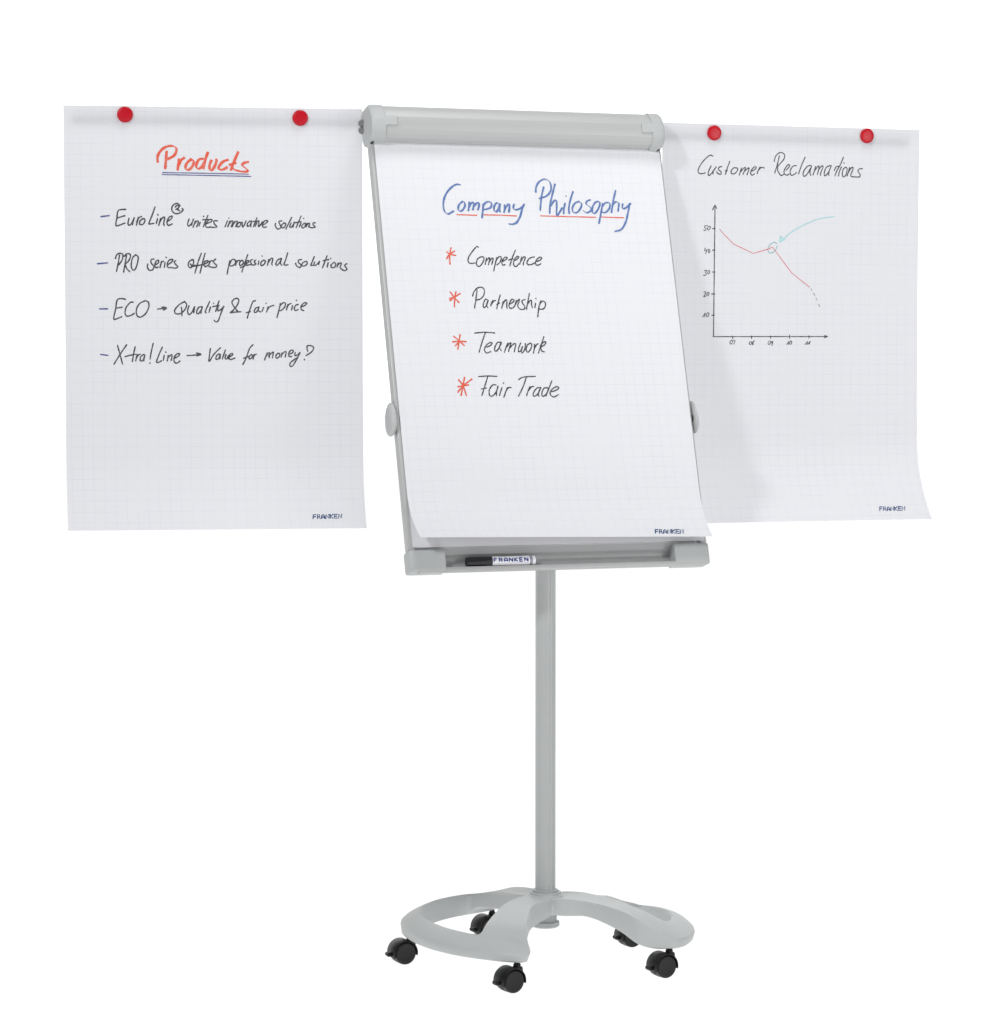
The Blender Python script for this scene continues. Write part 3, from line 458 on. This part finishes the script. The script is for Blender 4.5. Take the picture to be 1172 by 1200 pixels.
def ribbon(bm, S, pts, w, off, nib, straight, rnd):
    P = [(a/10000, b/10000) for a, b in pts]
    if len(P) == 1: P = [P[0], (P[0][0]+.001, P[0][1]+.001)]
    if not straight and len(P) > 2: P = crom([list(p) for p in P], 7)
    # resample evenly
    Q = [P[0]]; step = .0016 if not straight else .006
    for p in P[1:]:
        a = Q[-1]; d = math.hypot(p[0]-a[0], p[1]-a[1])
        n = max(1, int(d/step))
        if d < step*.6 and p is not P[-1]: continue
        for j in range(1, n+1): Q.append((a[0]+(p[0]-a[0])*j/n, a[1]+(p[1]-a[1])*j/n))
    n = len(Q); L = []; ph = rnd.uniform(0, 9)
    for i, (u, v) in enumerate(Q):
        a, b = Q[max(0, i-1)], Q[min(n-1, i+1)]; dx, dy = b[0]-a[0], b[1]-a[1]; m = math.hypot(dx, dy) or 1e-6
        ww = w*1.06*(.5+.045*math.sin(i*.55+ph)+.03*math.sin(i*1.7+ph))
        if nib: ww *= .50+.75*abs(math.sin(math.atan2(-dy, dx)-math.radians(145)))   # broad-edged marker
        nx, ny = -dy/m*ww, dx/m*ww; o = off+i*.0000012
        L.append((u, v, nx, ny, dx/m, dy/m, ww, o))
    vv = []
    def put(u, v, o): return bm.verts.new(S(u, v, o))
    # rounded ends
    u, v, nx, ny, tx, ty, ww, o = L[0]; e = ww*(.35 if nib else .8)
    vv.append((put(u-tx*e+nx*.5, v-ty*e+ny*.5, o), put(u-tx*e-nx*.5, v-ty*e-ny*.5, o)))
    for (u, v, nx, ny, tx, ty, ww, o) in L: vv.append((put(u+nx, v+ny, o), put(u-nx, v-ny, o)))
    u, v, nx, ny, tx, ty, ww, o = L[-1]; e = ww*(.35 if nib else .8)
    vv.append((put(u+tx*e+nx*.5, v+ty*e+ny*.5, o), put(u+tx*e-nx*.5, v+ty*e-ny*.5, o)))
    for a, b in zip(vv, vv[1:]): bm.faces.new((a[0], b[0], b[1], a[1]))
rnd = random.Random(3)
NAMES = dict(heading='handwritten_heading', text_line='handwritten_word', underline='underline', bullet_dash='bullet_dash', bullet_star='bullet_star',
             chart_axis='chart_axis', axis_number='axis_number', chart_curve='chart_curve', dashes='dashed_line_end', circle_mark='circle_mark', arrow='arrow', logo='logo_print')
def clusters(strokes, gap):        # strokes closer than gap belong to one word or number
    box = [(min(t[0::2]), min(t[1::2]), max(t[0::2]), max(t[1::2])) for t in strokes]; grp = list(range(len(strokes)))
    for i in range(len(box)):
        for j in range(i):
            a, b = box[i], box[j]
            if a[0]-b[2] < gap and b[0]-a[2] < gap and a[1]-b[3] < gap and b[1]-a[3] < gap:
                gi, gj = grp[i], grp[j]; grp = [gj if g == gi else g for g in grp]
    out = {}
    for g, t in zip(grp, strokes): out.setdefault(g, []).append(t)
    return list(out.values())
JOBS = []
for sheet, name, col, w, straight, strokes in INKDATA:
    if name in ('text_line', 'axis_number'):
        JOBS += [(sheet, name, col, w, straight, g) for g in clusters(strokes, 95 if name == 'text_line' else 70)]
    else: JOBS.append((sheet, name, col, w, straight, strokes))
for sheet, name, col, w, straight, strokes in JOBS:
    par = top if sheet == 'pad' else sheets[sheet]
    bm = bmesh.new(); nib = name == 'heading' and col != 'black'
    for k, st in enumerate(strokes):
        ribbon(bm, SURF[sheet], [tuple(st[i:i+2]) for i in range(0, len(st), 2)], w/1000, .0004+k*.000012, nib, straight, rnd)
    # keep the strokes facing out of the sheet
    bm.faces.ensure_lookup_table()
    bmesh.ops.translate(bm, verts=bm.verts, vec=-origin(par))
    me = bpy.data.meshes.new(NAMES[name]); bm.to_mesh(me); bm.free(); me.materials.append(M_ink[col])
    o = bpy.data.objects.new(NAMES[name], me); COL.objects.link(o); o.parent = par

# ================================================================ magnets
bm = bmesh.new(); lathe(bm, [(.0165, 0), (.0182, .0012), (.0184, .0040), (.0174, .0060), (.0155, .0069), (.0110, .0074), (.003, .0076)], (0, 0, 0), (0, 0, 1), 40)
mag0 = obj('round_magnet', bm, M_red, sharp=40)
for i, (k, u, v, lab) in enumerate((('left', .1407, .0200, 'round red magnet at the outer top corner of the Products sheet'),
                                    ('left', .5452, .0228, 'round red magnet on the Products sheet, nearer the grey clamp bar'),
                                    ('right', .1358, .0220, 'round red magnet above the word Customer, nearer the grey clamp bar'),
                                    ('right', .5475, .0189, 'round red magnet at the outer top of the Customer Reclamations sheet'))):
    o = mag0 if i == 0 else mag0.copy()
    if i: COL.objects.link(o)
    q = SHEET[k]; o.location = side_point(k, u, v, .0006)
    nrm = Vector((math.sin(q['yaw']), -math.cos(q['yaw']), 0)); o.rotation_euler = nrm.to_track_quat('Z', 'Y').to_euler()
    tag(o, lab, 'magnet', 'red magnets holding the side sheets')

# ================================================================ marker pen in the tray
PA, PB = bd(-.232, 1.0042, .0130), bd(-.066, 1.0047, .0135); ax = (PB-PA).normalized(); PL = (PB-PA).length
pen = tag(empty('marker_pen', PA), 'white board marker with a black cap lying in the grey tray', 'marker pen')
bm = bmesh.new(); lathe(bm, [(.0050, 0), (.0098, .0006), (.0110, .003), (.0116, .052), (.0116, .060), (.0108, .0605)], PA, ax, 32); obj('pen_cap', bm, M_cap, pen, sharp=40)
bm = bmesh.new(); lathe(bm, [(.0108, .0606), (.0108, PL-.0155)], PA, ax, 32); bar_ = obj('pen_barrel', bm, M_barrel, pen, sharp=40)
bm = bmesh.new(); lathe(bm, [(.0109, PL-.0154), (.0109, PL-.0085)], PA, ax, 32); obj('grey_band', bm, M_ring, pen, sharp=40)
bm = bmesh.new(); lathe(bm, [(.0106, PL-.0084), (.0106, PL-.003), (.0098, PL-.0008), (.006, PL)], PA, ax, 32); obj('end_plug', bm, M_barrel, pen, sharp=40)
LET = {'F': ['0,6 0,0 3.6,0', '0,3 3,3'], 'R': ['0,6 0,0 3,0 3.7,1.4 2.8,3 0.2,3.1', '1.8,3.1 4,6'], 'A': ['0,6 0,2.2 1.6,0 2.4,0 4,2.2 4,6', '0,4 4,4'], 'N': ['0,6 0,0 4,6 4,0'], 'K': ['0,6 0,0', '4,0 0.4,3.1 4,6'], 'E': ['4,0 0,0 0,6 4,6', '0,3 3.2,3']}
up = -DV; fw = NB
def pen_point(d, y, off):        # y: distance round the barrel from its front line
    a = y/.0108-.16; return PA+ax*d+(fw*math.cos(a)+up*math.sin(a))*(.0108+off)
bm = bmesh.new(); adv = .0122; d0 = .0635; k = 0
def flat_stroke(P, w, k):
    vv = []
    Q = [P[0]]
    for p in P[1:]:
        a = Q[-1]; n = max(1, int(math.hypot(p[0]-a[0], p[1]-a[1])/.001))
        Q += [(a[0]+(p[0]-a[0])*j/n, a[1]+(p[1]-a[1])*j/n) for j in range(1, n+1)]
    for i, p in enumerate(Q):
        a, b = Q[max(0, i-1)], Q[min(len(Q)-1, i+1)]; dx, dy = b[0]-a[0], b[1]-a[1]; m = math.hypot(dx, dy) or 1e-6
        nx, ny = -dy/m*w/2, dx/m*w/2
        vv.append((bm.verts.new(pen_point(p[0]+nx, p[1]+ny, .0002+k*.00001)), bm.verts.new(pen_point(p[0]-nx, p[1]-ny, .0002+k*.00001))))
    for a, b in zip(vv, vv[1:]): bm.faces.new((a[0], b[0], b[1], a[1]))
for i, ch in enumerate('FRANKEN'):
    for st in LET[ch]:
        P = [tuple(map(float, p.split(','))) for p in st.split()]
        flat_stroke([(d0+i*adv+x*.0019, 0.0068-y*.00145) for x, y in P], .0029, k); k += 1
obj('logo_print', bm, M_ink['navy'], pen, smooth=False)
bm = bmesh.new(); k = 0
r2 = random.Random(5); x = .064
while x < .148:
    l = r2.uniform(.0012, .005); flat_stroke([(x, -.0056), (min(x+l, .148), -.0056)], .0009, k); k += 1; x += l+.0011
obj('small_print', bm, M_ring, pen, smooth=False)
